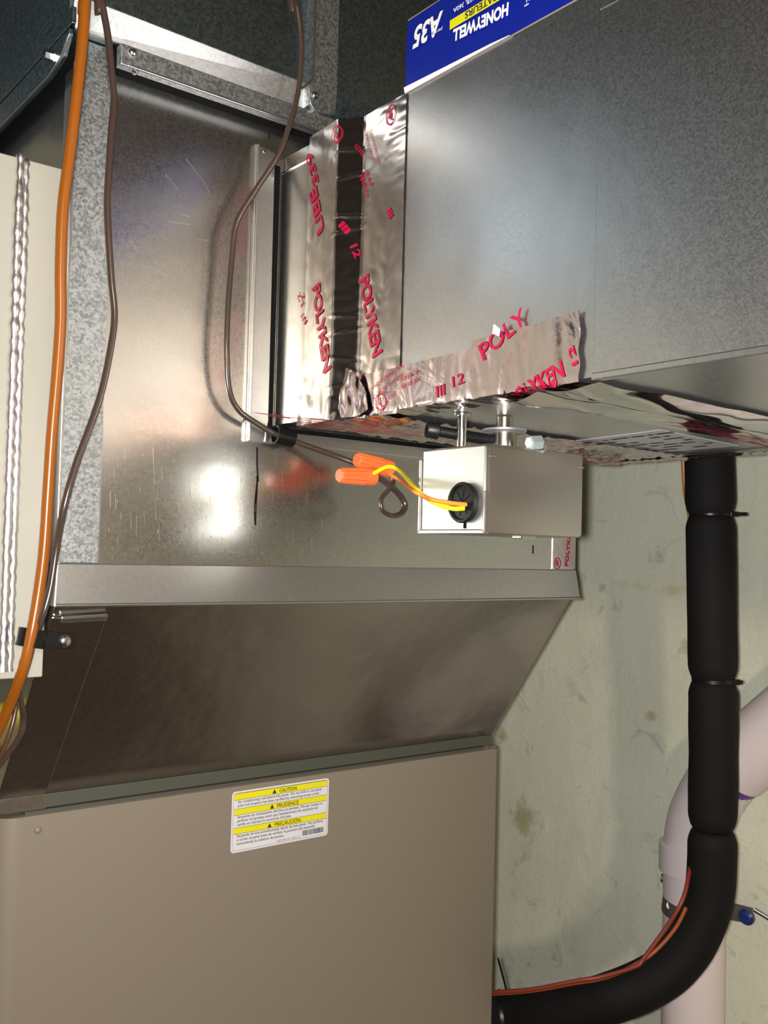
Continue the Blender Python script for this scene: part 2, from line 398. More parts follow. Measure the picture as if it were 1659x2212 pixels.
# ================================================================== PLENUM
PB, PT = 1.5055, 1.9212
pl = thing('supply_plenum', ((PX0+PX1)/2, .28, PB), 'upright galvanised supply plenum with scratched shiny front behind the hanging cables', 'duct')
mb = MB(); mb.box(PX0, PX1, 0, .55, PB+.003, PT, .0008); mb.build('body', M_plen, pl)
# corner seam strip on the left of the front
zt = 1.9212
mb = MB()
a0 = [(PX0-.0016, -.0016, 1.536), (.2815, -.0016, 1.536), (.2815, -.0016, 1.875), (.281, -.0016, 1.889), (.274, -.0016, 1.893), (.2775, -.0016, 1.902), (.2775, -.0016, zt), (PX0-.0016, -.0016, zt)]
mb.plate(a0, (0, .0018, 0), .0003)
mb.build('corner_seam', M_span, pl)
mb = MB(); mb.box(PX0-.0024, PX0-.0002, -.0022, .018, 1.536, 1.90, .0004); mb.build('seam_hem', M_band, pl)
mb = MB(); mb.box(.2818, .2826, -.0006, .0004, 1.536, 1.64); mb.build('seam_edge', M_band, pl)
# band at the foot, slightly flared
mb = MB()
yt, yb, zt2, zb = -.0022, -.0062, 1.5355, 1.5045
mb.hexa([(PX0-.004, yb, zb), (PX1+.004, yb, zb), (PX1+.004, .10, zb), (PX0-.004, .10, zb)],
        [(PX0-.0012, yt, zt2), (PX1+.0006, yt, zt2), (PX1+.0006, .10, zt2), (PX0-.0012, .10, zt2)], .0007)
mb.build('foot_band', M_band, pl)
mb = MB(); mb.sweep([(PX0-.003, yb-.0002, zb+.001), (.5, yb-.0008, zb+.0005), (PX1+.003, yb-.0002, zb+.001)], .0013, 8); mb.build('rolled_hem', M_band, pl, 60)
mb = MB()
for a, b, ww in (((556, 966), (556, 1010), .0007), ((557, 1030), (551.5, 1088), .0006), ((556.5, 1010), (557.5, 1040), .0007), ((553.5, 1060), (550, 1110), .0004), ((556.5, 1040), (552.5, 1130), .0004), ((551, 1105), (552.2, 1134), .0008), ((553, 1032), (559.5, 1027), .0006), ((1152, 1178), (1152, 1196), .0007), ((582, 276), (582, 299), .0006)):
    p, q = oY(-.0004, *a), oY(-.0004, *b); mb = MB()
    mb.quad(p - Vector((ww, 0, 0)), p + Vector((ww, 0, 0)), q + Vector((ww, 0, 0)), q - Vector((ww, 0, 0)))
    mb.build('marker_line', M_blackmk, pl)
# scratches: hair thin bright cuts in the zinc
M_scr = mat('bare_scratch', (.72, .73, .72), .45, 1.)
mb = MB()
def scr(a, b, ww=.00022):
    p, q = oY(-.0003, *a), oY(-.0003, *b); d = (q-p).normalized(); n = Vector((-d.z, 0, d.x))*ww
    mb.quad(p-n, p+n, q+n, q-n)
scr((402, 343), (440, 392), .00013); scr((440, 392), (452, 415), .00008); scr((358, 376), (385, 410), .00006); scr((365, 479), (410, 485), .00007); scr((390, 462), (410, 468), .0001); scr((425, 516), (450, 520), .00008); scr((395, 670), (408, 695), .0001); scr((405, 668), (412, 690), .00008); scr((285, 520), (297, 545), .00008)
rs = random.Random(3)
for k in range(130):
    x = rs.uniform(225, 900); y = rs.uniform(965, 1190); l = rs.choice((4, 8, 14, 30, 60)) * rs.uniform(.6, 1.3)
    if y + l < 1205: scr((x, y), (x + l*rs.uniform(-.02, .12), y+l), rs.choice((.00004, .00006, .00010)))
mb.build('scratches', M_scr, pl)['kind'] = 'stuff'
# ================================================================== TRUNK DUCT above
TX1, TTOP = .865, 2.26
tk = thing('trunk_duct', (.62, .3, 1.92), 'large dark galvanised trunk duct running across the top behind everything', 'duct')
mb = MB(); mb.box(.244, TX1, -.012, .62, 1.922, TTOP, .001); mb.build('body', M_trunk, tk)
mb = MB()   # upper angled rail
mb.hexa([(.241, -.0145, 1.9205), (.452, -.0145, 1.9205), (.452, -.011, 1.9205), (.241, -.011, 1.9205)],
        [(.241, -.0235, 1.9405), (.452, -.0205, 1.9405), (.452, -.011, 1.9425), (.241, -.011, 1.9425)], .0008)
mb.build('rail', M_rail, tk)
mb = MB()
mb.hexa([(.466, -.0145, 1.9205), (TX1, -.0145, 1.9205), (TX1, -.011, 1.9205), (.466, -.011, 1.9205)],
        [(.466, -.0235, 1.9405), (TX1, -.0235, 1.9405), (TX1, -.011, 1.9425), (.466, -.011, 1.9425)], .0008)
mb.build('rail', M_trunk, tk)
mb = MB(); mb.box(.277, .60, -.021, -.0125, 1.9025, 1.9185, .0008); mb.build('collar_strip', M_span, tk)
mb = MB(); mb.sweep([(.283, -.0212, 1.9030), (.45, -.0212, 1.9030), (.60, -.0212, 1.9030)], .0014, 8); mb.build('collar_hem', M_band, tk, 60)
mb = MB(); mb.box(.2765, TX1, -.0125, -.0005, 1.9035, 1.9215); mb.build('collar_back', M_dark, tk)
# standing seam with tab
mb = MB()
mb.plate([(.4455, -.0245, 1.917), (.4675, -.0245, 1.9205), (.4680, -.0245, 1.941), (.4680, -.0245, TTOP), (.4435, -.0245, TTOP), (.4435, -.0245, 1.944), (.438, -.0245, 1.938), (.441, -.0245, 1.922)], (0, .0135, 0), .0012)
mb.build('standing_seam', M_span, tk)
mb = MB(); mb.sweep([(.4432, -.0252, TTOP), (.4432, -.0252, 1.9455), (.4405, -.0262, 1.940), (.430, -.0268, 1.930)], .0011, 8); mb.build('seam_bead', M_band, tk, 60)
for px, py in ((680, 206), (287, 113)):
    mb = MB(); screw_round(mb, oY(-.0245 if px > 600 else -.021, px, py), (0, -1, 0), .0036); mb.build('screw', M_zinc, tk, 40)
mb = MB(); mb.lathe(oY(-.021, 291, 155), (0, -1, 0), [(-.001, .0022), (.001, .0024), (.0012, .0015), (.0002, .0012)], 12); mb.build('screw', M_zinc, tk, 40)
# left side collar running back
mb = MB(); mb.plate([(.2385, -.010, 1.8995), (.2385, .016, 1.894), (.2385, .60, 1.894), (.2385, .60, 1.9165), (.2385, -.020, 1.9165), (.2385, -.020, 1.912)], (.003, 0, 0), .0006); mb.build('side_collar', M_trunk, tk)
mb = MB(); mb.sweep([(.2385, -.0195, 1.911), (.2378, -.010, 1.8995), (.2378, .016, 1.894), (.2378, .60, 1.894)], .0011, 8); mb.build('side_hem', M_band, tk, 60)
mb = MB(); mb.box(.2405, .2425, -.02, .60, 1.9170, 1.9205); mb.build('side_gap_shade', M_dark, tk)  # black strip painted as the shadow between trunk side and collar
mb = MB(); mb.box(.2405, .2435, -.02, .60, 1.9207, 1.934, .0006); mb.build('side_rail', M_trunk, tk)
mb = MB(); screw(mb, oX(.2385, 113, 122), (-1, 0, 0), .0042, .006); mb.build('side_screw', M_zinc, tk, 40)
mb = MB(); mb.box(.2434, .2442, .030, .046, 1.938, 1.9395); mb.build('marker_dash', M_blackmk, tk)
# ================================================================== RETURN DUCT left
rd = thing('return_duct', (-.05, .2, 1.449), 'dull beige duct face at left edge behind orange tube, silver sealed seam', 'duct')
RY = .014; RZ1 = oY(RY, 60, 345).z; RZ0 = oY(RY, 30, 1466).z
mb = MB(); mb.box(-.45, PX0-.003, RY, .45, RZ0, RZ1, .001); mb.build('body', M_ret, rd)
ba, bb = oY(RY, 42, 328), oY(RY, 3, 1450)
for kx, kr, ky in ((0, 1., 0), (.0052, .72, .0012)):
    rs = random.Random(5 + int(kr*10)); pts = []; rad = []; n = 110
    for k in range(n+1):
        t = k/n; z = lerp(ba.z - kx*.8, bb.z, t)
        pts.append((lerp(ba.x, bb.x, t) + kx + rs.uniform(-.0003, .0003), RY - .0022 + ky, z))
        rad.append(kr*(.0030 + .0006*math.sin(k*1.9 + rs.uniform(-1, 1)) + (.0008 if t > .07 else -.0002)))
    rad[0] *= .5
    mb = MB(); mb.sweep(pts, rad, 14); mb.build('sealed_seam', M_seal, rd, 70)
# yellow gas pipe
g0 = oY(.12, -20, 1545)
gp = thing('gas_pipe', (g0.x, g0.y, 1.30), 'short yellow coated gas pipe at left edge under the beige duct', 'pipe')
mb = MB(); mb.sweep(spline([g0 + Vector((-.30, .02, -.005)), g0 + Vector((-.02, .02, -.004)), g0 + Vector((.004, .02, -.01)), g0 + Vector((.009, .02, -.035)), g0 + Vector((.009, .02, -.30))], 8), .011, 16); mb.build('pipe', M_yelpipe, gp, 60)
mb = MB(); mb.lathe(g0 + Vector((.009, .02, -.045)), (0, 0, 1), [(0, .013), (0, .0145), (.018, .0145), (.018, .013)], 16); mb.build('coupling', M_yelpipe, gp, 40)
# ================================================================== TAKEOFF COLLAR / DAMPER / BRANCH DUCT
DX, DXR, DB, DT = .4385, .835, 1.653, 1.8815
tc = thing('takeoff_collar', (.62, -.03, 1.64), 'galvanised takeoff collar screwed to the plenum at the foil taped joint', 'duct collar')
mb = MB(); mb.box(.430, .8115, -.095, -.001, 1.6525, 1.866, .0006); mb.build('sleeve', M_plen, tc)
mb = MB(); mb.box(.4325, .80, -.085, -.001, 1.866, 1.881, .0006); mb.build('upper_sheet', M_plen, tc)
mb = MB(); mb.sweep([(.4297, -.002, 1.8662), (.4297, -.06, 1.8662)], .0009, 8); mb.build('bright_hem', M_chrome, tc, 60)
mb = MB(); mb.plate([(.4035, -.0035, 1.637), (.419, -.0035, 1.637), (.423, -.0035, 1.655), (.4215, -.0035, 1.8815), (.4025, -.0035, 1.884)], (0, .0032, 0), .0006); mb.build('left_flange', M_band, tc)
mb = MB(); mb.box(.4035, .4050, -.0062, -.0030, 1.6375, 1.8835, .0003); mb.build('flange_hem', M_band, tc)
mb = MB(); mb.box(.4240, .4282, -.0014, -.0004, 1.645, 1.872); mb.build('groove', M_dark, tc)
mb = MB(); mb.box(.4195, .81, -.0042, -.0003, 1.6375, 1.6478, .0008); mb.build('bottom_flange', M_band, tc)
mb = MB(); mb.box(.4195, .81, -.0016, -.0003, 1.6480, 1.6520); mb.build('bottom_groove', M_dark, tc)
for p in ((571, 327), (537, 943)):
    mb = MB(); mb.lathe(oY(-.0035, *p), (0, -1, 0), [(-.001, .0014), (.0008, .0012)], 10); mb.build('rivet', M_chrome, tc, 40)
dm = thing('damper_sleeve', (.63, -.18, DB), 'rectangular zone damper section between foil taped joints, white paper sticker below', 'damper')
mb = MB(); mb.box(DX-.0008, DXR, -.334, -.0965, DB, DT); mb.build('body', M_duct, dm)
# paper sticker underneath
stA, stB, stC, stD = (.672, -.108), (.655, -.222), (.790, -.208), (.797, -.098)
us = thing('paper_sticker', (.73, -.16, DB), 'white printed paper sticker on the underside of the damper', 'sticker')
def uf(u, v, e=.0004):
    a = Vector((*stA, DB-e)); b = Vector((*stB, DB-e)); c = Vector((*stC, DB-e)); d = Vector((*stD, DB-e))
    return (a*(1-u)*(1-v) + d*u*(1-v) + b*(1-u)*v + c*u*v)
mb = MB(); mb.plate([uf(0, 0), uf(0, 1), uf(1, 1), uf(1, 0)], (0, 0, .0003)); mb.build('backing', M_label, us)
mb = MB(); rs = random.Random(9)
for k in range(7):
    u0 = .10 + k*.12; v = .06
    while v < .88:
        l = rs.uniform(.05, .2); 
        if rs.random() < .75: mb.quad(uf(u0, v, .0005), uf(u0, v+l, .0005), uf(u0+.05, v+l, .0005), uf(u0+.05, v, .0005))
        v += l + .03
mb.build('printed_lines', M_ink, us)
# branch duct toward viewer
bd = thing('branch_duct', (.63, -.9, DB), 'broad grey galvanised branch duct coming forward at upper right under the blue carton', 'duct')
mb = MB(); mb.box(DX-.0008, DXR, -1.9, -.3341, DB, DT); mb.build('body', M_duct, bd)
mb = MB(); mb.box(DX-.0028, DX+.004, -1.9, -.334, DB-.0022, DB+.0022, .0008); mb.build('bottom_seam', M_band, bd)
mb = MB(); mb.box(DX-.0013, DX, -1.9, -.3345, DT-.0135, DT-.0120, .0004); mb.build('stiffening_crease', M_duct, bd)
M_scuff = mat('pale_scuff', (.80, .81, .82), .5, 1.)
# ---------------- foil tapes
def wr(x, y, z, s=60., a=.0006): return a*noise.noise(Vector((x*s, y*s, z*s)))
prof = [(-.0445, .4288), (-.060, .4280), (-.080, .4266), (-.0870, .4262), (-.0885, .4266), (-.1065, .4366), (-.1095, .4372), (-.118, .4368), (-.135, .4366), (-.158, .4368)]
def px_at(y):
    for (y0, x0), (y1, x1) in zip(prof, prof[1:]):
        if y <= y0 and y >= y1: return lerp(x0, x1, (y-y0)/(y1-y0))
    return prof[0][1] if y > prof[0][0] else prof[-1][1]
tv = thing('foil_tape', (.43, -.1, DB), 'tall vertical strip of printed foil tape over the stepped duct joint', 'tape')
ys = []
for (y0, _), (y1, _) in zip(prof, prof[1:]):
    n = 4 if abs(y1-y0) < .008 else 8
    ys += [lerp(y0, y1, k/n) for k in range(n)]
ys.append(prof[-1][0])
mb = MB(); NZ = 230
CRZ = [pvz.z for pvz in (oX(.43, *q) for q in ((740, 330), (735, 388), (740, 470), (735, 502), (745, 682), (740, 716), (735, 776), (735, 832), (720, 860)))]
def edge(y, t):   # ragged outline in z near ends and in y at right edge
    return y
def vt(y, z, e=0.):
    # crumpled toward the lower end; ring creases on the step
    low = max(0, (1.700-z)/.05); ring = math.exp(-((y+.098)/.010)**2)
    r = noise.noise(Vector((y*20, z*75, 3)))
    d = ring*.0009*r + (.0004 + .0022*low)*noise.noise(Vector((y*90, z*55, 0))) + .0012*math.exp(-((z-1.74)/.02)**2 - ((y+.125)/.015)**2)*noise.noise(Vector((y*120, z*90, 9)))
    d += .0010*max(0, (z-1.80)/.08)*noise.noise(Vector((y*30+z*60, z*120, 5)))*max(0, min(1, (-.115-y)/.03))
    for n_, zc in enumerate(CRZ):
        dz_ = z - zc - .12*(y+.098)*(-1)**n_; d += ring*.0013*math.exp(-(dz_/.0013)**2)
    return Vector((px_at(y) - abs(d)*1.0 - e, y, z))
V = []
for i, y in enumerate(ys):
    row = []
    for j in range(NZ+1):
        t = j/NZ; zt_ = DT + .0006 if y < -.094 else 1.8835
        z = lerp(DB - .004, zt_, t)
        yy = y + (.0035*noise.noise(Vector((z*40, 1, 2)))*(z < 1.72) - .004*max(0, 1-(z-DB)/.09) if i == 0 else 0)*1.0
        if i < 4 and z < 1.70: yy = y + (.006*(1.70-z)/.05)*(1-i/4)
        row.append(mb.bm.verts.new(vt(min(yy, -.03), z)))
    V.append(row)
for i in range(len(ys)-1):
    for j in range(NZ): mb.bm.faces.new((V[i][j], V[i+1][j], V[i+1][j+1], V[i][j+1]))
mb.build('foil', M_foil2, tv, 50)
# print on the vertical tape: coordinates u=-y, v=z
def pv(x, y): p = oX(DX-.002, x, y); return (-p.y, p.z)
def vfn(e=.0005): return lambda u, v: vt(-u, v, e)
def pvt(s, a, b, h, **o): return (s, pv(*a), pv(*b), h, o)
def ring_mark(name, fnn, cu, cv, r, par, rx=1.):
    mb = MB(); n = 40
    for ri, ro in ((r*.84, r),):
        A = [mb.bm.verts.new(fnn(cu + rx*ri*math.cos(2*math.pi*k/n), cv + ri*math.sin(2*math.pi*k/n))) for k in range(n)]
        B_ = [mb.bm.verts.new(fnn(cu + rx*ro*math.cos(2*math.pi*k/n), cv + ro*math.sin(2*math.pi*k/n))) for k in range(n)]
        for k in range(n): mb.bm.faces.new((A[k], A[(k+1) % n], B_[(k+1) % n], B_[k]))
    def strip(pts, w):
        P = [Vector(p) for p in pts]
        for a, b in zip(P, P[1:]):
            d = (b-a).normalized(); nn = Vector((-d.y, d.x))*w
            mb.quad(fnn(*(a-nn)), fnn(*(a+nn)), fnn(*(b+nn)), fnn(*(b-nn)))
    q = r*.55
    strip([(cu-q*rx*.7, cv+q), (cu-q*rx*.7, cv-q*.2), (cu-q*rx*.3, cv-q*.6), (cu+q*rx*.05, cv-q*.2), (cu+q*rx*.05, cv+q*.9)], r*.07)
    strip([(cu+q*rx*.2, cv+q*.4), (cu+q*rx*.2, cv-q*.9), (cu+q*rx*.8, cv-q*.9)], r*.07)
    return mb.build(name, M_red, par)
LG = .0125
text([pvt('POLYKEN', (776, 606), (806, 775), LG, bold=.025, space=.9)], 'red_print', M_red, tv, vfn(.0006), 2)
text([pvt('POLYKEN', (694, 628), (722, 812), LG*.95, bold=.025, space=.9)], 'red_print', M_red, tv, vfn(.0008), 3)
text([pvt('12', (766, 535), (772, 560), .0055, bold=.02)], 'red_print', M_red, tv, vfn(.0006), 1)
text([pvt('12', (676, 660), (666, 634), .005, bold=.02)], 'red_print', M_red, tv, vfn(.0006), 1)
text([pvt('lll', (668, 688), (676, 706), .005, bold=.01)], 'red_print', M_red, tv, vfn(.0006), 1)
text([pvt('339', (708, 398), (690, 330), .0085, bold=.03), pvt('UBE', (722, 500), (702, 405), .011, bold=.03)], 'red_print', M_red, tv, vfn(.0006), 1)
text([pvt('CONNECTIVE', (800, 290), (818, 356), .0022), pvt('SYSTEMS', (787, 290), (803, 345), .0022), pvt('LISTED', (774, 318), (784, 342), .003), pvt('181A-P', (788, 372), (800, 405), .0035, bold=.02), pvt('181B-FX', (779, 382), (792, 430), .0035, bold=.02)], 'small_red_print', M_red, tv, vfn(.0006), 1)
text([pvt('lll', (836, 456), (842, 474), .005, bold=.04), pvt('lll', (752, 493), (762, 510), .005, bold=.04)], 'red_print', M_red, tv, vfn(.0006), 1)
u, v = pv(845, 248); ring_mark('certification_mark', vfn(.0005), u, v, .0078, tv, .75)
u, v = pv(756, 296); ring_mark('certification_mark', vfn(.0012), u-.003, v, .0068, tv, .9)
# horizontal tape along the lower edge
def ht(u, v, e=0.):
    """u=-y 0.105..0.335; v = height above the duct edge, negative wraps below"""
    d = .0003 + .0009*abs(noise.noise(Vector((u*70, v*18, 4)))) + .0012*abs(noise.noise(Vector((u*22, v*8, 7))))*math.exp(-((u-.23)/.012)**2)
    if v >= 0: return Vector((DX - .0022 - d - e, -u, DB + v))
    return Vector((DX - .0022 - v*.96 - .0006, -u, DB - .0012 - d*1.5 - e + .0004))
def hh(u, v): p = oX(DX-.003, u, v); return (-p.y, p.z - DB)
th = thing('foil_tape', (.435, -.2, DB), 'horizontal strip of printed foil tape along the lower duct edge above the actuator', 'tape')
top = [hh(770, 812), hh(840, 797), hh(940, 772), hh(1000, 758), hh(1036, 746)]
def topv(u, T):
    if u <= T[0][0]: return T[0][1]
    for (a, b), (c, d) in zip(T, T[1:]):
        if u <= c: return lerp(b, d, (u-a)/(c-a))
    return T[-1][1]
u0, u1 = top[0][0]-.006, top[-1][0]
mb = MB(); mb.grid(lambda s, t: (lambda u: ht(u, lerp(-.030 + .004*noise.noise(Vector((u*40, 0, 0))), topv(u, top) + .0006*noise.noise(Vector((u*300, 0, 0))), t)))(lerp(u0, u1, s)), 90, 40)
mb.build('foil', M_foil, th, 50)
fh = lambda u, v: ht(u, v, .0006)
text([('12', hh(978, 836), hh(1003, 826), .0075, dict(bold=.01)), ('lll', hh(943, 858), hh(962, 852), .008, dict(bold=.01)), ('181A-P', hh(866, 824), hh(905, 807), .0032), ('181B-FX', hh(868, 840), hh(909, 822), .0032)], 'red_print', M_red, th, fh, 1)
text([('AND CONNECTIVE', hh(803, 843), hh(872, 790), .003), ('CLOSURE SYSTEMS', hh(806, 863), hh(870, 812), .003), ('LISTED', hh(836, 868), hh(856, 850), .003)], 'small_red_print', M_red, th, fh, 1)
u, v = hh(822, 880); ring_mark('certification_mark', fh, u, max(v, .006), .0065, th)
# end patch
tp = thing('foil_tape', (.435, -.28, DB), 'taller foil tape patch with large red lettering at the lower duct edge', 'tape')
top2 = [hh(1022, 736), hh(1068, 722), hh(1120, 710), hh(1190, 690), hh(1254, 669)]
u2, u3 = top2[0][0], top2[-1][0]
def h2(u, v, e=0.): p = ht(u, v, e + .0005); p.x -= .0003; return p
mb = MB(); mb.grid(lambda s, t: (lambda u: h2(u, lerp(-.034, topv(u, top2) + .0005*noise.noise(Vector((u*300, 5, 0))), t)))(lerp(u2, u3 + .0008*math.sin(t*25), s)), 60, 44)
mb.build('foil', M_foil, tp, 50)
mb = MB(); mb.plate([h2(*hh(1068, 722), .0006), h2(*hh(1076, 702), .0030), h2(*hh(1090, 714), .0030), h2(*hh(1082, 728), .0006)], (-.0004, 0, 0)); mb.build('torn_corner', M_foil, tp)
f2 = lambda u, v: h2(u, v, .0005)
text([('POLY', hh(1046, 779), hh(1142, 694), .0115, dict(bold=.02))], 'red_print', M_red, tp, f2, 2)
text([('POLYKEN', (hh(1105, 900)[0]-.002, -.012), hh(1222, 812), .0105, dict(bold=.025, space=.9))], 'red_print', M_red, tp, f2, 2)
text([('12', hh(1250, 785), hh(1240, 745), .0045, dict(bold=.02))], 'red_print', M_red, tp, f2, 1)
# bottom joint tape strips under the duct (X direction)
def bt(u, v, y0, y1, ph, e=0.):
    x = lerp(DX+.001, DXR-.002, u); y = lerp(y0, y1, v)
    yy = y + .010*(u)*1.6 + .006*math.exp(-((u-.08)/.06)**2)
    bulge = .0045*math.sin(math.pi*min(1, max(0, v)))*(.6+.5*math.sin(u*5+ph))
    return Vector((x, yy, DB - .0026 - bulge - .0012*noise.noise(Vector((x*25, y*60, ph))) - e))
bts = thing('foil_tape', (.63, -.31, DB), 'mirror-bright foil tape band crossing under the duct, nearest the viewer', 'tape')
mb = MB(); mb.grid(lambda u, v: bt(u, v, -.338, -.292, 0), 90, 16); mb.build('foil', M_mirror, bts, 60)
bt2 = thing('foil_tape', (.63, -.27, DB), 'second mirror-bright foil tape band under the damper, lapping the nearest band', 'tape')
mb = MB(); mb.grid(lambda u, v: bt(u, v, -.290, -.252, 2), 90, 16); mb.build('foil', M_mirror, bt2, 60)
text([('POLYKEN', (.62, .25), (.93, .5), .35, dict(bold=.02))], 'red_print', M_red, bt2, lambda u, v: bt(u, v, -.290, -.252, 2, .0012), 2)
# far-side tape lip along right bottom edge and near collar underside
bt3 = thing('foil_tape', (.63, -.05, DB), 'crumpled foil tape under the damper joint, nearest the plenum', 'tape')
mb = MB(); mb.grid(lambda u, v: Vector((lerp(.433, .8335, u), lerp(-.135, -.028, v) + .004*noise.noise(Vector((u*20, v, 0))), DB - .0022 - .0035*abs(noise.noise(Vector((u*28, v*9, 6)))) - .0008*abs(noise.noise(Vector((u*60, v*14, 1)))))), 160, 36)
mb.build('foil', M_foil, bt3, 60)
text([('POLYKEN', (.04, .15), (.24, .5), .3, dict(bold=.02)), ('181A-P', (.30, .3), (.42, .5), .12), ('POLYKEN', (.86, .4), (.99, .9), .2, dict(bold=.02))], 'red_print', M_red, bt3, lambda u, v: Vector((lerp(.433, .8335, u), lerp(-.135, -.028, v), DB-.0078)), 1)
bt4 = thing('foil_tape', (.83, -.17, DB), 'narrow wrinkled foil lip along the far right bottom edge of the damper', 'tape')
mb = MB(); mb.grid(lambda u, v: Vector((DXR - .018 + .022*v + .002*noise.noise(Vector((u*30, 0, 0))), lerp(-.26, -.01, u), DB - .0032 - .003*abs(noise.noise(Vector((u*26, v*2, 3)))))), 80, 8)
mb.build('foil', M_foil, bt4, 60)
# crumpled white-bright flap at the inner corner
tf = thing('foil_tape', (.43, -.12, DB), 'small crumpled torn foil tape flap at the lower inner corner of the joint', 'tape')
pf = [hh(741, 905), hh(741, 800), hh(762, 796), hh(782, 818), hh(795, 850), hh(800, 885), hh(782, 899)]
cx = sum(p[0] for p in pf)/7; cz = sum(p[1] for p in pf)/7
def flap(s, t):
    k = s*len(pf); i = int(k) % len(pf); f = k - int(k); a = pf[i]; b = pf[(i+1) % len(pf)]
    ex, ez = lerp(a[0], b[0], f), lerp(a[1], b[1], f); u = lerp(cx, ex, t); v = lerp(cz, ez, t)
    return Vector((DX - .0062 - .0030*noise.noise(Vector((u*60, v*35, 2))) - .0006*noise.noise(Vector((u*200, v*90, 2))) - .10*max(0, pf[3][0]-u), -u, DB + v))
mb = MB(); mb.grid(flap, 84, 14); bmesh.ops.remove_doubles(mb.bm, verts=mb.bm.verts, dist=1e-6); mb.build('foil', M_foil, tf, 60)
# strip at right edge of the plenum
te = thing('foil_tape', (.797, -.001, 1.54), 'short foil tape strip on the right edge of the plenum below the actuator', 'tape')
ex0 = oY(-.001, 1194, 1200).x
mb = MB(); mb.box(ex0, PX1+.0008, -.0009, -.0003, 1.536, 1.637, .0001); mb.build('foil', M_foil2, te)
c = oY(-.0012, 1202, 1221); ring_mark('certification_mark', lambda u, v: Vector((u, -.0013, v)), c.x+.002, c.z+.002, .0062, te, .8)
a, b = oY(-.0012, 1232, 1178), oY(-.0012, 1226, 1212)
text([('POLYKEN', (b.x+.001, b.z-.006), (a.x+.002, a.z+.018), .005, dict(bold=.03))], 'red_print', M_red, te, lambda u, v: Vector((u, -.0013, v)))
# ================================================================== ACTUATOR
AX, AY = .4785, -.210
A = {k: oY(AY, *p) for k, p in dict(tl=(1058, 956), bl=(1050, 1152), tr=(1259, 983), br=(1263, 1164)).items()}
AX = (A['tl'].x + A['bl'].x)/2; AXR = (A['tr'].x + A['br'].x)/2; AZ1 = A['tl'].z; AZ0 = (A['bl'].z + A['br'].z)/2
AYB = oX(AX, 910, 1050).y
ac = thing('damper_actuator', ((AX+AXR)/2, (AY+AYB)/2, AZ0), 'boxy metal damper actuator hanging from a shaft under the taped duct', 'actuator')
mb = MB(); mb.box(AX, AXR, AY, AYB, AZ0, AZ1, .0032); ho = mb.build('housing', M_box, ac, 30)
M_end = mat('zinc_end_plate', (.72, .75, .74), .46, 1.)
mb = MB()
mb.box(AX-.0012, AX-.0002, AY+.003, AYB-.003, AZ0+.003, AZ1-.002, .0004); mb.build('end_plate', M_end, ac)
mb = MB()   # raised rim round the end plate
t = .0022
mb.box(AX-.0026, AX+.002, AY-.0004, AY+t, AZ0+.0005, AZ0+.030, .0006)
mb.box(AX-.0026, AX+.002, AYB-t, AYB+.0004, AZ0+.0005, AZ1-.008, .0006)
mb.box(AX-.0026, AX+.002, AY, AYB, AZ0, AZ0+.003, .0006)
mb.build('rim', M_box, ac)
gc = oX(AX-.002, 1004, 1086)
mb = MB(); mb.lathe(gc, (-1, 0, 0), [(-.001, .0140), (.003, .0147), (.0042, .0139), (.0042, .0124), (.0030, .0118), (.0026, .0116)], 36); gro = mb.build('grommet', M_rubber, ac, 40)
mb = MB()
for k in range(8):
    a = k*math.pi/4 + .2; d = Vector((0, math.cos(a), math.sin(a))); n = Vector((0, -d.z, d.y))*.0003; o = gc + Vector((-.0028, 0, 0))
    mb.quad(o + d*.001 - n, o + d*.001 + n, o + d*.0095 + n, o + d*.0095 - n)
mb.build('grommet_slits', M_dark, gro)
so = oX(AX-.0014, 1004, 1131)
mb = MB(); mb.box(AX-.0015, AX-.0011, so.y-.0014, so.y+.0014, so.z-.0035, so.z+.004); mb.build('slot', M_dark, ac)
r1 = Vector((.4865, -.1705, 0)); r2 = Vector((.5255, -.176, 0))
r1 = oZ(DB-.002, 998, 898); r2 = oZ(DB-.002, 1090, 905)
mb = MB(); mb.lathe((r1.x, r1.y, AZ1-.004), (0, 0, 1), [(0, .0037), (DB-AZ1+.002, .0037), (DB-AZ1+.002, .0065), (DB-AZ1+.0035, .0065)], 24); mb.build('guide_rod', M_chrome, ac, 40)
mb = MB(); mb.lathe((r2.x, r2.y, AZ1-.004), (0, 0, 1), [(0, .0092), (.0165, .0092), (.0172, .0085), (.0172, .0060), (DB-AZ1+.003, .0060)], 28); mb.build('shaft_hub', mat('brushed_nickel', (.55, .5, .45), .25, 1.), ac, 40)
mb = MB(); mb.lathe((r2.x, r2.y, AZ1+.0130), (0, 0, 1), [(0, .0158), (.0008, .0168), (.0022, .0165), (.0026, .0155), (.0026, .006)], 32); mb.build('washer', mat('dull_zinc', (.8, .8, .82), .5, 1.), ac, 40)
# black socket cap screw
b0 = oY(-.152, 921, 927); b1 = Vector((r2.x-.004, r2.y+.006, AZ1+.0070))
dd = (b1-b0); LL = dd.length; dd.normalize()
prof2 = [(0, .0030), (0, .0058), (.001, .0064), (.009, .0064), (.010, .0040), (.022, .0040)]
k = .0225
while k < LL:
    prof2 += [(k, .0040), (k+.0006, .0046), (k+.0012, .0040)]; k += .0016
mb = MB(); mb.lathe(b0, dd, prof2, 20, True); csw = mb.build('cap_screw', M_oxide, ac, 40)
mb = MB(); mb.lathe(b0 - dd*.0002, dd, [(0, .0032), (.0001, .0031)], 6); mb.build('hex_socket', M_dark, csw)
hb = oZ(AZ1+.0035, 1150, 958)
mb = MB(); mb.lathe(hb - Vector((.004, 0, 0)), (1, -.15, .12), [(0, .0045), (.001, .0056), (.010, .0056), (.0115, .0045)], 6); mb.build('hex_bolt', mat('bluish_zinc_bolt', (.62, .72, .76), .35, .7), ac)
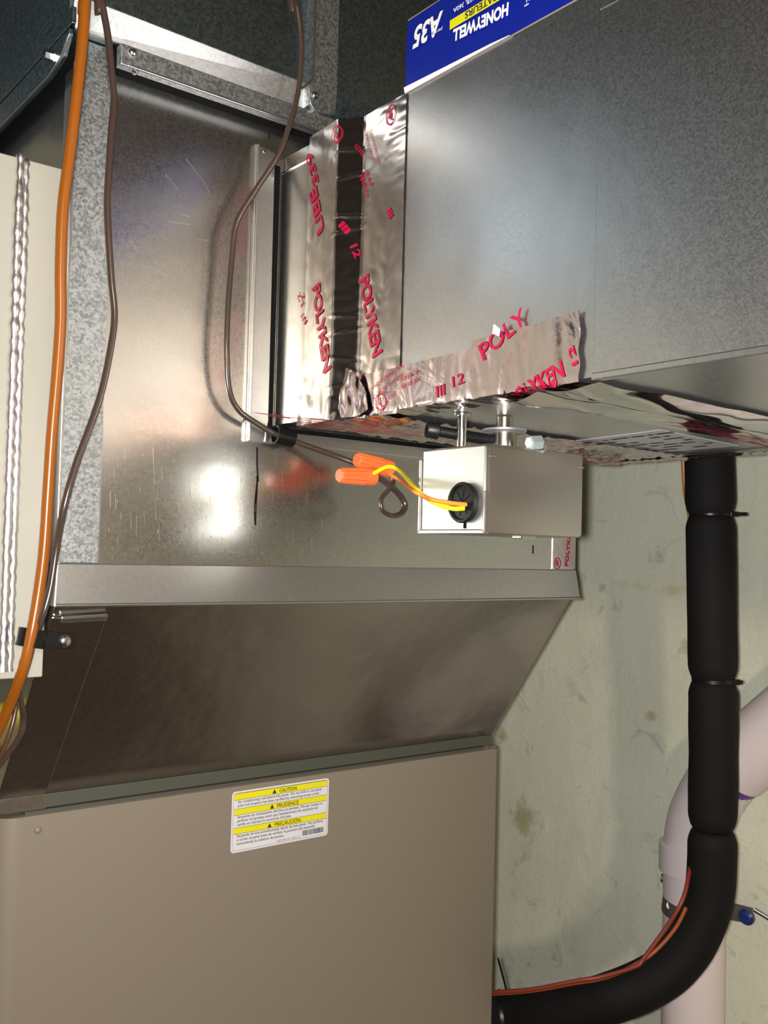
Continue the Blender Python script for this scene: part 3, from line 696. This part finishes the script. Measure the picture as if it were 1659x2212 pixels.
mb = MB(); mb.lathe(hb + Vector((.008, 0, -.0005)), (1, -.15, .12), [(0, .0062), (.0015, .0062)], 20); mb.build('bolt_washer', M_zinc, ac)
mb = MB(); mb.box(AX+.045, AX+.060, AY+.01, AY+.02, AZ0-.0022, AZ0+.001, .0006); mb.build('cover_tab', M_chrome, ac)
for q in ((1066, 985), (1256, 1010)):
    mb = MB(); p = oY(AY, *q); mb.box(p.x-.003, p.x+.003, AY-.0004, AY+.001, p.z-.0004, p.z+.0004, .0002); mb.build('corner_notch', M_chrome, ac)
# ================================================================== CABLES AND WIRES
def cable(name, pts, r, m, label, cat, n=8, flat=1., nr=12, group=None, par=None, sm=60):
    P = spline(pts, n); mb = MB(); mb.sweep(P, r, nr, flat); o = mb.build(name, m, par, sm)
    if not par: tag(o, label, cat, group)
    return o
tube_px = [(187, -60), (184, 0), (178, 90), (164, 220), (151, 330), (136, 450), (131, 580), (131, 690), (124, 800), (112, 940), (104, 1060), (95, 1190), (82, 1290), (66, 1378)]
tp3 = [oY(-.034 + .010*math.sin(k*.5), *p) for k, p in enumerate(tube_px)]
tp3 = [oY(lerp(-.035, -.013, min(1, max(0, (p[1])/1300))), *p) for p in tube_px]
tp3.insert(0, tp3[0] + Vector((.01, -.02, .33))); tp3 += [oY(-.007, 48, 1450), oY(.02, 18, 1530), oY(.05, -22, 1615), oY(.06, -70, 1720)]
cable('orange_tube', tp3, .0040, M_orange, 'thick orange jacketed tube running down the left side past the black clip', 'tube')
tw = [oY(-.030, *p) for p in [(212, -60), (219, 0), (234, 85), (243, 180), (246, 220), (240, 290), (233, 400), (232, 470), (240, 600), (247, 680), (240, 745), (222, 835), (200, 905), (165, 1000), (139, 1090)]]
tw.insert(0, tw[0] + Vector((-.01, -.02, .33))); tw += [oY(-.022, 122, 1180), oY(-.020, 108, 1270), oY(-.018, 90, 1335), oY(-.008, 72, 1385), oY(-.004, 48, 1440), oY(.012, 40, 1490), oY(.035, 50, 1545), oY(.04, 44, 1585), oY(.05, 15, 1630), oY(.06, -30, 1690)]
cable('thermostat_cable', tw, .0019, M_brown2, 'long brown cable hanging beside the orange tube down the speckled seam', 'cable', flat=1.35)
tw2 = [oY(.048, 42, 1480), oY(.042, 28, 1560), oY(.045, 5, 1625), oY(.055, -20, 1670)]
cable('thermostat_cable', tw2, .0018, M_brown, 'short dark brown cable end below the black clip at left edge', 'cable')
w3 = [oY(-.05, 628, -60) + Vector((-.02, -.02, .33)), oY(-.05, 628, -60), oY(-.048, 640, 0), oY(-.045, 651, 90), oY(-.040, 643, 200), oY(-.034, 608, 320), oY(-.026, 553, 410), oY(-.020, 512, 480), oY(-.018, 501, 560), oY(-.018, 493, 660), oY(-.018, 490, 760), oY(-.016, 495, 840), oY(-.014, 515, 885), oY(-.012, 555, 915), oY(-.012, 600, 940), oY(-.016, 660, 962), oY(-.022, 720, 983), oY(-.032, 775, 1003)]
# nuts
n1a, n1b = oY(-.055, 806, 1030), oY(-.055, 732, 1027)
n2a, n2b = oY(-.047, 842, 1013), oY(-.047, 770, 992)
cable('thermostat_cable', w3 + [oY(-.036, 800, 1010)], .0016, M_brown2, 'brown cable hanging in front of the plenum and ending at the orange wire connectors', 'cable', flat=1.5)
lp = [oY(-.05, 812, 1028), oY(-.052, 838, 1045), oY(-.052, 862, 1068), oY(-.053, 874, 1090), oY(-.054, 868, 1108), oY(-.055, 847, 1114), oY(-.055, 826, 1102), oY(-.054, 824, 1078), oY(-.052, 838, 1060), oY(-.049, 850, 1042), oY(-.047, 845, 1020)]
cable('cable_loop', lp, .0019, M_brown2, 'small curled loop of brown cable under the orange wire connectors', 'cable', flat=1.5)
def nut(a, b, label):
    d = (b-a); L = d.length; d = d.normalized()
    o = thing('wire_connector', a, label, 'wire connector')
    mb = MB(); mb.lathe(a, d, [(0, .0052), (0, .0075), (L*.12, .0077), (L*.30, .0071)], 48, True); mb.build('skirt', M_nut, o, 40)
    mb = MB(); mb.lathe(a, d, [(L*.28, .0069), (L*.35, .0068), (L*.9, .0060), (L*.97, .0058), (L, .0050)], 64, True, .07, 13); mb.build('ribbed_cap', M_nut, o, 50)
nut(n1a, n1b, 'orange twist-on wire connector pointing left, the lower and nearer of two')
nut(n2a, n2b, 'orange twist-on wire connector behind, the upper of two')
gy = gc.y
g3 = Vector((AX-.004, gy, gc.z))
yw = [n1a + Vector((-.006, .0, .0005)), oY(-.062, 808, 1022), oY(-.075, 840, 1008), oY(-.095, 866, 1020), oX(AX-.032, 900, 1058), oX(AX-.022, 935, 1084), oX(AX-.014, 975, 1098), oX(AX-.006, 1003, 1098)]
cable('yellow_wire', yw, .0017, M_yelw, 'bright yellow wire arching from the connectors into the actuator grommet', 'wire')
ow = [n2a + Vector((-.004, 0, 0)), oY(-.055, 845, 1026), oY(-.078, 870, 1042), oX(AX-.040, 893, 1060), oX(AX-.028, 930, 1078), oX(AX-.016, 970, 1086), oX(AX-.004, 1008, 1090)]
cable('orange_wire', ow, .0016, M_orgw, 'thin orange wire from the upper connector into the actuator grommet', 'wire')
# p-clips
def clip(c, ax, r, wd, tabdir, tablen, label, screwed=True, nrm=(0, -1, 0)):
    c = Vector(c); ax = Vector(ax).normalized(); tabdir = Vector(tabdir).normalized(); nrm = Vector(nrm)
    o = thing('cable_clip', c, label, 'clip')
    mb = MB(); mb.lathe(c - ax*wd/2, ax, [(0, r*.82), (0, r), (wd, r), (wd, r*.82), (0, r*.82)], 28, False); mb.build('loop', M_black, o, 40)
    p = c - nrm*(-.0) + tabdir*(r*.6); up = ax*wd/2
    mb = MB(); q = [p - up, p + up, p + up*.9 + tabdir*tablen, p - up*.9 + tabdir*tablen]
    mb.plate([Vector(v) for v in q], nrm*.0022, .0006); mb.build('tab', M_black, o)
    if screwed:
        mb = MB(); screw_round(mb, p + tabdir*tablen*.72 + nrm*.0025, nrm, .0046); mb.build('screw', M_zinc, o, 40)
    return o
cc = oY(-.006, 68, 1378)
clip(cc, (.18, 0, 1), .0100, .0125, (1, .0, -.12), .024, 'black cable clip holding orange tube, screwed at the lower left corner')
cc = oY(-.012, 613, 943)
clip(cc, (1, -.1, -.12), .0080, .0165, (0, 1, .3), .006, 'black cable clip under the foil taped joint holding the brown cable', False)
# ================================================================== CARTON on the duct
KX = .4368
k0 = oX(KX, 879, 191); k1 = oX(KX, 876, 46)
Y0 = (k0.y + k1.y)/2; KZ0 = DT + .0005; KZ1 = k1.z + .001
ct = thing('carton', (.56, -.4, KZ0), 'blue and white printed carton lying upside down on top of the duct', 'box')
def bow(y): 
    t = (Y0-y); return .0018*math.exp(-((t-.012)/.03)**2)
mb = MB(); mb.box(KX+.0008, .76, -.56, Y0+.0004, KZ0+.0004, KZ1, .0006); mb.build('cardboard', M_card, ct)
def kf(u, v, e=.0003): return Vector((KX + .0004 - e, -u, v))
mb = MB(); N = 30
cols = []
for k in range(N+1):
    y = lerp(Y0, -.56, k/N); cols.append([mb.bm.verts.new(Vector((KX + .0006 - .001*math.sin(j/4*3.14)*math.exp(-k*.25), y, lerp(KZ0 + .0005, KZ1 - .0008 - (.0 if k > 5 else .0008*(5-k)/5), j/4)))) for j in range(5)])
for a, b in zip(cols, cols[1:]):
    for j in range(4): mb.bm.faces.new((a[j], b[j], b[j+1], a[j+1]))
mb.build('blue_print', M_blue, ct)
mb = MB(); mb.plate([kf(-Y0+.0003, KZ0+.0001, .0006), kf(-Y0+.0003, KZ0+.0038, .0016), kf(.245, KZ0+.0010, .001), kf(.262, KZ0+.0001, .0006)], (-.0006, 0, 0)); mb.build('white_edge', M_white, ct)
def kp(x, y): p = oX(KX-.001, x, y); return (-p.y, p.z)
# text runs toward +Y and is upside down
def kt(s, a, b, h, **o): return (s, kp(*a), kp(*b), h, o)
tf_ = lambda e: (lambda u, v: kf(u, v, e))
text([kt('A35', (958, 24), (893, 64), .0150, bold=.035, shear=.25)], 'white_lettering', M_white, ct, tf_(.0018))
text([kt('HONEYWELL', (1100, 6), (980, 66), .0082, bold=.045)], 'white_lettering', M_white, ct, tf_(.0018))
mb = MB(); z0 = kp(972, 45)[1]; z1 = kp(972, 65)[1]; u0, u1 = kp(972, 55)[0], .34
mb.quad(kf(u0, z0, .0016), kf(u1, z0, .0016), kf(u1, z1, .0016), kf(u0, z1, .0016)); mb.build('yellow_bar', M_yel, ct)
ub, ue = kp(1094, 0)[0], kp(1006, 40)[0]
text([('HUMIDIFICATEURS', (ub+.025, z0-.0012), (ue, z0-.0012), .0048, dict(bold=.02))], 'black_lettering', M_ink, ct, tf_(.0022))
text([('260A, 265B, 360A', (.245, z0+.0068), (kp(980, 25)[0], z0+.0068), .0032, dict(bold=.01)), ('part #', kp(957, 59), kp(933, 71), .0026, dict(shear=.2)), ('HUMIDIFIER', (.345, KZ1-.008), (kp(1176, 8)[0], KZ1-.008), .005, dict(bold=.02)), ('-T', kp(1148, -6), kp(1134, 2), .004, dict(bold=.03))], 'small_white_lettering', M_white, ct, tf_(.0018))
# ================================================================== REFRIGERANT LINE
pc = [(1531, 900), (1532, 1000), (1534, 1100), (1537, 1280), (1540, 1457), (1541, 1620), (1539, 1783), (1538, 1860), (1532, 1935), (1512, 2000), (1480, 2055), (1425, 2108), (1330, 2152), (1200, 2182)]
P3 = [dep(1.08, *p) for p in pc]
P3[-1] = dep(1.12, 1205, 2184); P3.append(Vector((.86, .135, dep(1.16, 1090, 2198).z))); P3.append(Vector((PX1+.001, .15, P3[-1].z)))
P3.insert(0, P3[0] + Vector((0, 0, .30))); P3.insert(1, P3[1] + Vector((0, 0, .15)))
path = spline(P3, 14)
def zof(x, y): return dep(1.08, x, y).z
J = [zof(1534, 1100), zof(1540, 1457), zof(1539, 1783)]
rl = thing('refrigerant_line', (.99, 0, 1.0), 'thick black foam insulated pipe at right, curving down into the cabinet side', 'pipe')
segs = [[]]; ji = 0
for p in path:
    if ji < 3 and p.z < J[ji] and p.z > .5:
        segs[-1].append(p.copy()); segs.append([p.copy()]); ji += 1
        continue
    segs[-1].append(p.copy())
def resamp(P, step=.006):
    out = [P[0]]; acc = 0
    for a, b in zip(P, P[1:]):
        L = (b-a).length; t = step - acc
        while t <= L: out.append(a + (b-a)*(t/L)); t += step
        acc = (acc + L) % step if L else acc
    if (out[-1]-P[-1]).length > .0008: out.append(P[-1])
    return out
for k, sg in enumerate(segs):
    R_ = resamp(sg, .004); n = len(R_); D = .0264; rad = []
    for i in range(n):
        s0 = i*.004; s1 = (n-1-i)*.004; r = D + .0006*noise.noise(Vector((i*.12, k*7, 0)))
        for s_, is_end in ((s0, k > 0), (s1, k < len(segs)-1)):
            if is_end and s_ < .014: r -= (.0055 if k else .004)*(1-(s_/.014)**.6)
        rad.append(r)
    mb = MB(); mb.sweep(R_, rad, 28); mb.build('foam_sleeve', M_foam, rl, 60)
def tie(z, tail, label):
    p = min([sg[-1] for sg in segs[:-1]], key=lambda q: abs(q.z - z)); o = thing('cable_tie', p, label, 'cable tie')
    mb = MB(); mb.lathe(p - Vector((0, 0, .0022)), (0, 0, 1), [(0, .0212), (0, .0229), (.0045, .0229), (.0045, .0212), (0, .0212)], 32, False); mb.build('band', M_black, o, 40)
    h = p + RT*.021 - FW*.013
    mb = MB(); mb.hexa(*[[h + RT*a + FW*b + UP*c for a, b in ((-.004, -.003), (.004, -.003), (.004, .003), (-.004, .003))] for c in (-.0028, .0028)], .0006); mb.build('head', M_black, o)
    mb = MB(); mb.hexa(*[[h + RT*a + FW*b + UP*c for a, b in ((.004, -.001), (tail, -.001), (tail, .0005), (.004, .0005))] for c in (-.0020, .0020)], .0003); mb.build('tail', M_black, o)
tie(J[0], .0145, 'black cable tie round the foam pipe just below the duct, short tail')
tie(J[1], .007, 'black cable tie round the foam pipe halfway down')
# lower tie with long thin tail
q = min(path, key=lambda v: abs(v.x - dep(1.16, 1098, 2170).x) + (0 if v.z < 1.05 else 9))
lt = thing('cable_tie', q, 'black cable tie with long thin upright tail beside the cabinet edge', 'cable tie')
iq = path.index(q); dq = (path[min(iq+1, len(path)-1)] - path[iq-1]).normalized()
mb = MB(); mb.lathe(q - dq*.002, dq, [(0, .0265), (0, .0290), (.004, .0290), (.004, .0265), (0, .0265)], 32, False); mb.build('band', M_black, lt, 40)
dq_ = (q-CAM).dot(FW) - .031
mb = MB(); mb.sweep(spline([dep(dq_, 1100, 2165), dep(dq_, 1088, 2115), dep(dq_, 1075, 2068)], 6), [.0013]*12 + [.0006], 6); mb.build('tail', M_black, lt)
# control wires
w_ = [(1497, 1840), (1490, 1880), (1474, 1945), (1438, 2005), (1392, 2068), (1372, 2088), (1300, 2110), (1250, 2118), (1150, 2137), (1066, 2144)]
wd = [1.10, 1.075] + [1.055]*4 + [1.065, 1.07, 1.09, 1.12]
cable('control_wire', [dep(d-.0, *p) for d, p in zip(wd, w_)], .0023, M_redw, 'red brown control wire bowed off the inside bend of the foam pipe', 'wire')
w_ = [(1482, 1960), (1462, 2000), (1430, 2040), (1395, 2070), (1340, 2100), (1290, 2116), (1240, 2124), (1150, 2140), (1066, 2147)]
cable('control_wire', [dep([1.06, 1.06, 1.06, 1.06, 1.065, 1.07, 1.085, 1.10, 1.125][k], *p) for k, p in enumerate(w_)], .0022, mat('orange_brown_insulation', (.30, .07, .015), .45), 'orange brown wire lying along the inner curve of the foam pipe', 'wire')
cable('control_wire', [dep(1.11, *p) for p in [(1472, 900), (1474, 960), (1477, 1010), (1480, 1060), (1488, 1105), (1500, 1180)]], .0026, mat('amber_insulation', (.45, .15, .02), .4), 'orange wire behind the top of the foam pipe just under the duct', 'wire')
# ================================================================== PVC PIPE
VXX = 1.108
vp = thing('vent_pipe', (VXX, .13, 0), 'white plastic vent pipe against the wall behind the foam pipe, bending up right', 'pipe')
def V_(x, y): return oX(VXX, x, y)
e0 = V_(1500, 1890); 
mb = MB(); lo = V_(1500, 1880); mb.sweep([Vector((lo.x, lo.y, .0)), Vector((lo.x, lo.y, .6)), lo], .0388, 36); mb.build('lower_pipe', M_pvc, vp, 60)
elb = spline([V_(1501, 1880), V_(1503, 1830), V_(1514, 1768), V_(1545, 1706), V_(1575, 1668)], 8)
base = Vector((lo.x, lo.y, lo.z))
mb = MB(); mb.sweep(elb, [.0431]*6 + [.0418] + [.0405]*(len(elb)-7), 36); mb.build('elbow', M_pvc, vp, 60)
mb = MB(); mb.lathe(lo - Vector((0, 0, .001)), (0, 0, 1), [(0, .0388), (0, .0444), (.034, .0444), (.036, .0422)], 36); mb.build('bell', M_pvc, vp, 40)
d1 = (V_(1700, 1566) - V_(1575, 1668)).normalized(); pj = V_(1588, 1652)
mb = MB(); mb.lathe(pj - d1*.009, d1, [(-.006, .0409), (-.006, .0428), (.010, .0428), (.010, .0409)], 36); mb.build('primer_ring', M_purple, vp, 40)
mb = MB(); mb.lathe(pj, d1, [(0, .0397), (0, .0444), (.36, .0444)], 36); mb.build('upper_pipe', M_pvc, vp, 40)
st = thing('pipe_strap', V_(1500, 1955), 'dark perforated hanger strap round the white vent pipe with blue anchor', 'strap')
sz = V_(1500, 1958).z
mb = MB(); mb.lathe((VXX, lo.y, sz-.011), (0, -.12, 1), [(0, .0390), (0, .0405), (.019, .0405), (.019, .0390), (0, .0390)], 36, False); mb.build('band', M_strap, st, 40)
ta, tb = V_(1560, 1968), V_(1640, 1982); _z0, _z1 = oX(VXX-.017, 1570, 1972).z, oX(VXX-.017, 1640, 1984).z
mb = MB(); mb.hexa([Vector((VXX-.020, ta.y+.02, _z0-.013)), Vector((VXX-.016, tb.y, _z1-.010)), Vector((VXX-.014, tb.y, _z1-.010)), Vector((VXX-.018, ta.y+.02, _z0-.013))],
                   [Vector((VXX-.020, ta.y+.02, _z0+.012)), Vector((VXX-.016, tb.y, _z1+.009)), Vector((VXX-.014, tb.y, _z1+.009)), Vector((VXX-.018, ta.y+.02, _z0+.012))], .0006); mb.build('tail', M_strap, st)
mb = MB(); an = oX(VXX-.020, 1614, 1980); mb.lathe(an, (-1, -.1, 0), [(0, .0095), (.003, .0095), (.006, .006), (.009, .0058)], 20); mb.build('anchor', M_bluepl, st, 40)
mb = MB(); an = oX(VXX-.017, 1646, 1975); mb.lathe(an, (0, -1, -.25), [(-.010, .003), (.03, .003)], 12); mb.build('screw_end', M_zinc, st, 40)
mb = MB()
for q in ((1447, 1956),): 
    p = oX(VXX-.036, *q); mb.lathe(p, -ray(*q), [(0, .0045), (.0016, .0045)], 14)
mb.build('hole', M_label, st)
mb = MB(); p = V_(1436, 1898); mb.lathe(p, (-.3, 1, 0), [(-.006, .004), (.004, .006)], 8); mb.build('strap_screw', M_strap, st)
